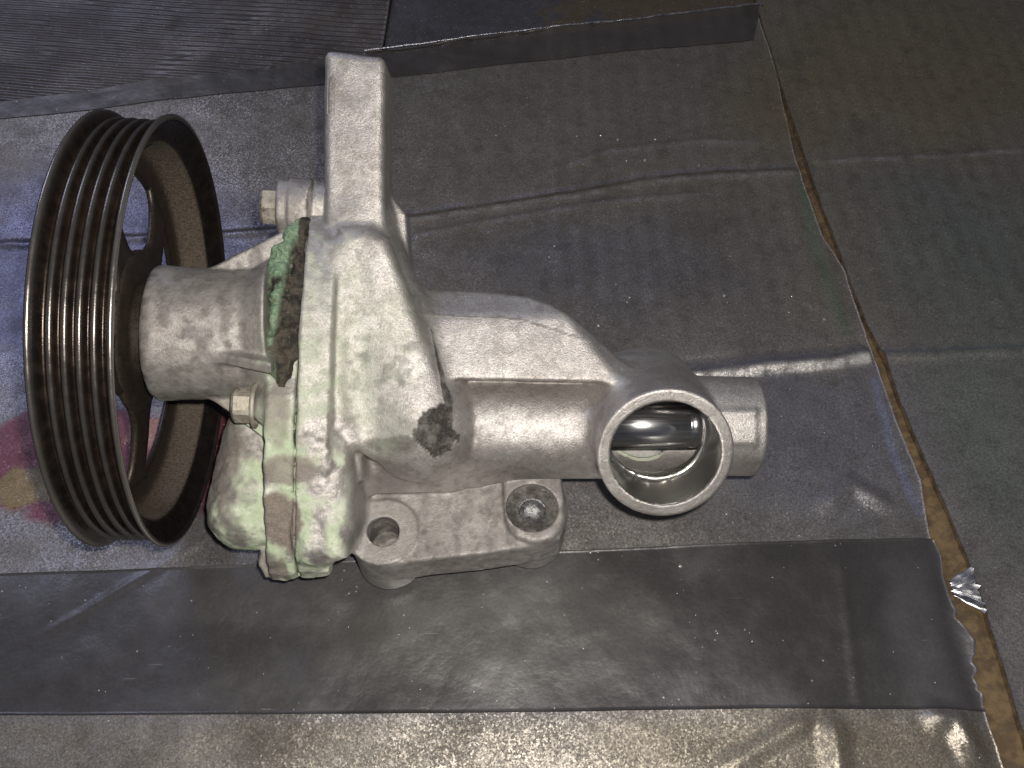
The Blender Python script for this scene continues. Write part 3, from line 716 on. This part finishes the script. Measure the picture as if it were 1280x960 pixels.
def tint(X, Y, base=(.25, .24, .237)):
    c = np.ones(X.shape+(4,))*np.array([*base, .85]); nz = n2(X, Y, 3.5, 101); n3 = n2(X, Y, 1.2, 103)
    def mixc(m, col, a=None):
        m = m[..., None]; cc = np.array([*col, .85 if a is None else a]); c[:] = c*(1-m)+cc*m
    mixc(sstep(nz, .45, .65)*.5, (.185, .178, .185))
    mixc(sstep(Y, 3, 8)*.75, (.215, .19, .155), .8)                             # barely painted towards the back
    mixc(blobw(X, Y, 80, 330, 8.5, 5.5, .5, 111, .4)*.85, (.14, .145, .22), .85)         # blue overspray behind the pulley
    mixc(blobw(X, Y, 760, 330, 6.5, 3.0, .6, 112, .4)*.7, (.185, .18, .20), .95)
    mixc(blobw(X, Y, 1010, 540, 4., 3.2, .6, 113, .4)*.7, (.19, .19, .225), .95)
    rd = blobw(X, Y, 120, 570, 7.0, 2.3, .10, 114, .5, 1.6); mixc(rd*.9, (.15, .030, .045), .4)
    mixc(blobw(X, Y, 30, 600, 1.3, .8, .10, 116, .7, 1.), (.20, .14, .05), .3)
    mixc(blobw(X, Y, 180, 530, .8, .7, .10, 119, .7, 1.)*.7, (.36, .20, .16), .3)
    mixc(blobw(X, Y, 330, 660, 4., 1.5, .6, 118, .4)*.6, (.11, .11, .12), .8)
    g1, t1 = seg_d(X, Y, [tuple(p) for p in GP([(1005, 215), (1022, 300), (1062, 408)])]); mixc(np.exp(-(g1/.28)**2)*.7, (.12, .17, .115), .6)
    g1, t1 = seg_d(X, Y, [tuple(p) for p in GP([(1098, 470), (1122, 560), (1155, 630)])]); mixc(np.exp(-np.abs(g1/.17)**3)*.8*(np.abs(g1) < .5), (.26, .29, .42), .9)  # bluish reflection on the seam bevel, painted into the tint
    # creases: rubbed pale, with glints, blue sheen and fold shade painted in
    def fold_light(pts, off, w, col, k, yo=0.):
        d, t = seg_d(X, Y+yo+(n2(X, Y, 1.5, 7)-.5)*.2, pts); m = np.exp(-np.abs((d-off)/w)**2.2)*sstep(t, 0, .08)*sstep(1-t, 0, .02)*sstep(n2(X, Y, .5, 131), .2, .5); mixc(np.clip(m*k, 0, 1), col, .95)
    fold_light(creaseB, -.20, .13, (.98, .96, .93), 1.2); fold_light(creaseB, .22, .16, (.24, .26, .34), .6)
    fold_light(creaseA, -.12, .07, (.36, .35, .37), .6); fold_light(creaseA, .22, .12, (.13, .105, .06), .6); fold_light(creaseA, .5, .10, (.24, .25, .33), .5)
    fold_light(creaseA2, -.1, .07, (.30, .31, .38), .5); fold_light(creaseC, -.1, .08, (.28, .29, .34), .5); fold_light(creaseR1, -.08, .06, (.40, .40, .44), .7); fold_light(creaseR2, -.16, .11, (.42, .39, .36), .6); fold_light(creaseR2, .2, .12, (.20, .23, .32), .5)
    # right hand sheet
    mixc(blobw(X, Y, 1220, 330, 3.5, 6., .6, 121, .5)*.75, (.20, .225, .205), .9); mixc(blobw(X, Y, 1230, 540, 1.6, 3.4, .6, 122, .5)*.5, (.19, .235, .20), .9)
    mixc(blobw(X, Y, 1150, 60, 8, 6.5, .5, 123, .4)*.85, (.22, .185, .12), .7)
    mixc(blobw(X, Y, 980, 130, 3, 3.5, .6, 124, .4)*.5, (.15, .12, .06), .3)
    # bottom: pale warm overspray
    c0 = G(640, 890); mixc(sstep(c0[1]-Y, -.1, .5)*.65, (.25, .228, .190), .9)
    mixc(blobw(X, Y, 1000, 940, 5., 2.2, .6, 126, .4)*.4, (.25, .22, .16), .9)
    mixc(sstep(n3, .62, .72)*.3, (.06, .052, .045), .3)
    return c
def grid(xs, ys): return np.meshgrid(xs, ys)
def quads(nr, nc):
    i = np.arange(nr*nc).reshape(nr, nc); return np.stack([i[:-1, :-1], i[:-1, 1:], i[1:, 1:], i[1:, :-1]], -1).reshape(-1, 4)
def sheet(name, Xf, ys, nu, zf, thick, mat, label, cat, tf=None, back=None, parent=None, edge=None):
    """Xf(Y) -> (x0, x1) edges; zf(X,Y) height; closed slab of its own thickness"""
    u = np.linspace(0, 1, nu); Yg = np.repeat(ys[:, None], nu, 1); x0, x1 = Xf(Yg)
    Xg = x0+(x1-x0)*u[None]
    if back is not None:
        Yg = back(Xg, Yg)
    Z = zf(Xg, Yg); top = np.stack([Xg, Yg, Z], -1).reshape(-1, 3); bot = top-np.array([0, 0, thick])
    nr = len(ys); Fq = quads(nr, nu); off_ = nr*nu; i = np.arange(nr*nu).reshape(nr, nu)
    rim = []
    for a_ in (i[0, ::-1], i[-1], i[:, 0], i[::-1, -1]):
        rim.append(np.stack([a_[1:], a_[:-1], a_[:-1]+off_, a_[1:]+off_], 1))
    Fa = np.concatenate([Fq, Fq[:, ::-1]+off_]+rim)
    at = {'tint': np.concatenate([tf(Xg, Yg).reshape(-1, 4)]*2)} if tf is not None else None
    ob = mesh_obj(name, np.concatenate([top, bot]), Fa, mat, parent, attrs=at, label=label, cat=cat)
    me = ob.data
    if edge is not None:
        me.materials.append(edge); mi = np.zeros(len(me.polygons), np.int32); mi[2*len(Fq):] = 1
        if len(mi) == len(Fa): me.polygons.foreach_set('material_index', mi)
        fsm = np.ones(len(me.polygons), bool); fsm[2*len(Fq):] = False; me.polygons.foreach_set('use_smooth', fsm)
    return ob
YT = curve_y(np.array([0.]), tapeU_up)[0]
hz = lambda X, Y: height(X, Y)+HOFF
def backmap(X, Y): # last rows follow the slanting back edge
    yb = curve_y(X, tapeU_up)-.15; t = (Y-YB0)/(20-YB0); return YB0+(yb-YB0)*t
def hz_main(X, Y): # right border sags towards the gap
    e_ = seam_x(Y, seamL)-X
    return hz(X, Y)-.22*np.exp(-(e_/.45)**2)*sstep(.5-Y, 0, 5)
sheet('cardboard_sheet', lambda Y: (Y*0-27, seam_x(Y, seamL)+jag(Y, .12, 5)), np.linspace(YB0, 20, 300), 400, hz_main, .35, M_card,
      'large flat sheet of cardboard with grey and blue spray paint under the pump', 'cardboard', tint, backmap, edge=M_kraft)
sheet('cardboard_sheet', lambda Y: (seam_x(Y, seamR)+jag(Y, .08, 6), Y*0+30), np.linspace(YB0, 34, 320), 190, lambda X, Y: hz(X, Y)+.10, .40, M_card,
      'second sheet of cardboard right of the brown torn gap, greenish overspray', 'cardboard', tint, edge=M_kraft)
# bare kraft layer seen in the gap
sheet('kraft_liner', lambda Y: (seam_x(Y, seamL)-1.4, seam_x(Y, seamR)+.5), np.linspace(YB0, 22, 200), 14, lambda X, Y: HOFF-.27+(n2(X, Y, 1.2, 33)-.5)*.14+.18*sstep(X-seam_x(Y, seamL), .1, .9), .1, M_kraft,
      'bare brown kraft layer showing in the gap between the two sheets', 'cardboard', None)
# corrugated piece at the back
def corr(X, Y):
    yy = Y+.105*X; return HOFF-.35+.036*np.sin(yy*2*math.pi/.42+1.2*n2(X, Y, 5, 41))*sstep(n2(X, Y, 3., 44), .22, .4)+(n2(X, Y, 3, 42)-.5)*.25
def tcorr(X, Y):
    c = np.ones(X.shape+(4,))*np.array([.080, .068, .062, .3]); m = sstep(n2(X, Y, 2.5, 45), .4, .62)[..., None]; c[:] = c*(1-m)+m*np.array([.115, .10, .09, .4]); return c
def gx(px, py): return G(px, py)[0]
xk = gx(474, 20)
sheet('corrugated_cardboard', lambda Y: (Y*0-32, xk+(Y-14)*.02), np.linspace(8, 32, 560), 150, corr, .3, M_card, 'dark corrugated cardboard with washboard ribs at the back left', 'cardboard', tcorr)
def flatb(X, Y): return HOFF-.30+(n2(X, Y, 2.2, 51)-.5)*.2+.16*sstep((Y-.09*X)-14.9, 0, .25)-.12*sstep((Y-.09*X)-16.4, 0, .2)
def tback(X, Y):
    c = np.ones(X.shape+(4,))*np.array([.105, .100, .108, .6]); m = (sstep(n2(X, Y, 2.5, 55)+.06*(X-1), .62, .72))[..., None]; c[:] = c*(1-m)+m*np.array([.11, .085, .055, .1]); return c
sheet('cardboard_flap', lambda Y: (xk+.12+(Y-14)*.02, Y*0+14), np.linspace(9, 32, 220), 130, flatb, .2, M_card, 'folded grey cardboard flap behind the upper tape strip', 'cardboard', tback, edge=M_kraft)

# tape strips
tl_up = np.array(GP([(-300, 722), (0, 711), (300, 700), (700, 682), (960, 672), (1190, 664), (1400, 655)]))
tl_lo = np.array(GP([(-300, 892), (0, 890), (400, 889), (700, 886), (960, 882), (1245, 884), (1400, 884)]))
def tape(name, up, lo, x0, x1f, lift, label, nu, nv, tf, zoff=None):
    t = np.linspace(0, 1, nv); xr = x1f(t)
    Xg = x0+(xr[:, None]-x0)*np.linspace(0, 1, nu)[None]
    yl, yu = curve_y(Xg, lo), curve_y(Xg, up); Yg = yl+(yu-yl)*t[:, None]+ (t[:, None]-.5)*0
    Z = hz_main(Xg, Yg)+lift
    if zoff: Z = Z+zoff(Xg, Yg, t[:, None])
    top = np.stack([Xg, Yg, Z], -1).reshape(-1, 3); bot = top-np.array([0, 0, .012]); Fq = quads(nv, nu); of = nu*nv; i = np.arange(of).reshape(nv, nu)
    rim = [np.stack([a_[1:], a_[:-1], a_[:-1]+of, a_[1:]+of], 1) for a_ in (i[0, ::-1], i[-1], i[:, 0], i[::-1, -1])]
    return mesh_obj(name, np.concatenate([top, bot]), np.concatenate([Fq, Fq[:, ::-1]+of]+rim), M_tape, attrs={'tint': np.concatenate([tf(Xg, Yg).reshape(-1, 4)]*2)}, label=label, cat='tape')
xa = gx(1192, 700); xb = gx(1240, 880)
def torn(t):
    t2 = 1-t; b = seam_x(curve_y(np.full_like(t, 14.), tl_lo)*(1-t)+curve_y(np.full_like(t, 14.), tl_up)*t, seamL)
    P = np.stack([t*0, t*6, t*0+3], 1)
    return b+.02+.25*sstep(t2, .3, .5)+(fbm(P, .8, 77, 5)-.5)*(.2+.9*sstep(t2, .35, .6))
def ttl(X, Y):
    c = np.ones(X.shape+(4,))*np.array([.074, .071, .073, 1.]); m = sstep(n2(X, Y, 3.5, 61), .42, .65)[..., None]; c[:] = c*(1-m)+m*np.array([.105, .102, .106, 1.])
    m = blobw(X, Y, 620, 780, 5, 2.0, .6, 63, .5)[..., None]*.5; c[:] = c*(1-m)+m*np.array([.19, .185, .18, 1.])  # pale smear: flash reflection painted into the tape colour
    return c
tape('packing_tape', tl_up, tl_lo, -27, torn, .02, 'wide smooth grey packing tape running under the pump, torn at its right end', 380, 44, ttl)
def ttu(X, Y):
    c = np.ones(X.shape+(4,))*np.array([.085, .076, .068, 1.]); m = sstep(n2(X, Y, 3.5, 66), .42, .65)[..., None]; c[:] = c*(1-m)+m*np.array([.110, .098, .086, 1.]); return c
def curl(X, Y, t): return .16*sstep(t, .80, 1.)*sstep(n2(X, Y, 1.5, 71)+.02*X, .3, .6)
tape('packing_tape', tapeU_up, tapeU_lo, -27, lambda t: np.full_like(t, 1.)*(gx(944, 42)+(gx(955, 4)-gx(944, 42))*t), .02, 'dark packing tape along the back edge of the large sheet', 420, 30, ttu, curl)

lp = [np.array([x, curve_y(np.array([x]), tapeU_up)[0], 0]) for x in np.linspace(gx(455, 55), gx(956, 2), 90)]
for i, p in enumerate(lp): p[2] = hz_main(p[None, 0], p[None, 1])[0]+.19+.012*math.sin(i*.9)
vs, fs = tube_f('m', [w2f(p) for p in lp], .055, None, None, seg=8)
tp = [o for o in C.objects if o.name.startswith('packing_tape')][-1]
mesh_obj('folded_lip', f2w(np.array(vs)), fs, mat_simple('shiny_tape_lip', (.25, .26, .30), (.5, .5, .55), .8, .15, .3, 300, .0002), tp)
# crumpled foil at the torn end of the tape
M_foil = mat_simple('silver_foil', (.75, .75, .80), (.9, .9, .92), 1., .28, .36, 200, .0001)
fc = G(1209, 734, 0); nu_, nv_ = 6, 17; vs = []
for j in range(nv_):
    for i in range(nu_):
        u, t = i/(nu_-1)-.5, j/(nv_-1)-.5
        fan = .35+.75*(u+.5)
        x = fc[0]+u*.80+.06*math.sin(j*2.3); y = fc[1]+t*1.45*fan-.1*u
        z = HOFF+.20+(.11 if j % 2 else -.02)*(u+.62)+.03*math.sin(i*2.1+j)+.10*(u+.5)
        vs.append((x, y, z))
mesh_obj('foil_scrap', np.array(vs), quads(nv_, nu_), M_foil, smooth=False, label='small crumpled silver foil scrap in the gap near the torn tape', cat='foil')

# droplets and debris
M_drop = mat_simple('water_drop', (.45, .45, .46), (.7, .7, .72), .5, .06, .12, 300, .00001)
def ico(c, r, sq=.7, jit=0.):
    t = (1+5**.5)/2; vv = np.array([(-1, t, 0), (1, t, 0), (-1, -t, 0), (1, -t, 0), (0, -1, t), (0, 1, t), (0, -1, -t), (0, 1, -t), (t, 0, -1), (t, 0, 1), (-t, 0, -1), (-t, 0, 1)], float)/math.sqrt(1+t*t)
    ff = [(0, 11, 5), (0, 5, 1), (0, 1, 7), (0, 7, 10), (0, 10, 11), (1, 5, 9), (5, 11, 4), (11, 10, 2), (10, 7, 6), (7, 1, 8), (3, 9, 4), (3, 4, 2), (3, 2, 6), (3, 6, 8), (3, 8, 9), (4, 9, 5), (2, 4, 11), (6, 2, 10), (8, 6, 7), (9, 8, 1)]
    s_ = 1+jit*(RS.rand(12, 1)-.5); return (vv*s_*np.array([1, 1, sq])*r*(1+jit*(RS.rand(3)-.5))+c), ff
def scatter(name, n, rng, mat, label, cat, jit, sq, pts=None):
    VV, FF = [], []
    for i in range(n):
        px, py = (RS.uniform(-40, 1320), RS.uniform(20, 990)) if pts is None else pts[i]
        g = G(px, py, HOFF)
        if abs(g[0]-seam_x(np.array([g[1]]), seamR)[0]) < .9: continue
        z = float(height(np.array([g[0]]), np.array([g[1]]))[0])+HOFF+.02
        r = RS.uniform(*rng)**1.0; v_, f_ = ico(np.array([g[0], g[1], z]), r, sq, jit); o_ = sum(len(a_) for a_ in VV); VV.append(v_); FF += [tuple(k+o_ for k in f) for f in f_]
    return mesh_obj(name, np.concatenate(VV), FF, mat, smooth=(jit == 0), label=label, cat=cat, kind='stuff')
scatter('dust_speck', 520, (.008, .022), mat_simple('pale_dust', (.5, .49, .47), (.8, .79, .76), 0, .6, .8), 'tiny pale dust specks scattered over the cardboard and tape', 'dust', 1.2, .5)
dr = [(721, 171), (751, 170), (772, 175), (819, 175), (806, 201), (783, 202), (620, 169), (693, 308), (787, 372), (784, 378), (748, 407), (738, 690), (850, 708), (905, 370), (1043, 138), (989, 372), (1030, 400), (1250, 350), (1200, 330)]
scatter('water_drop', len(dr), (.05, .085), M_drop, 'small clear water drops on the cardboard behind the pump', 'water drops', 0, .6, dr)

# floor under everything
fv = [(-160, -160, -1.6), (160, -160, -1.6), (160, 160, -1.6), (-160, 160, -1.6)]
o = mesh_obj('floor', fv, [(0, 1, 2, 3)], M_floor, smooth=False); o['kind'] = 'structure'
print('done')
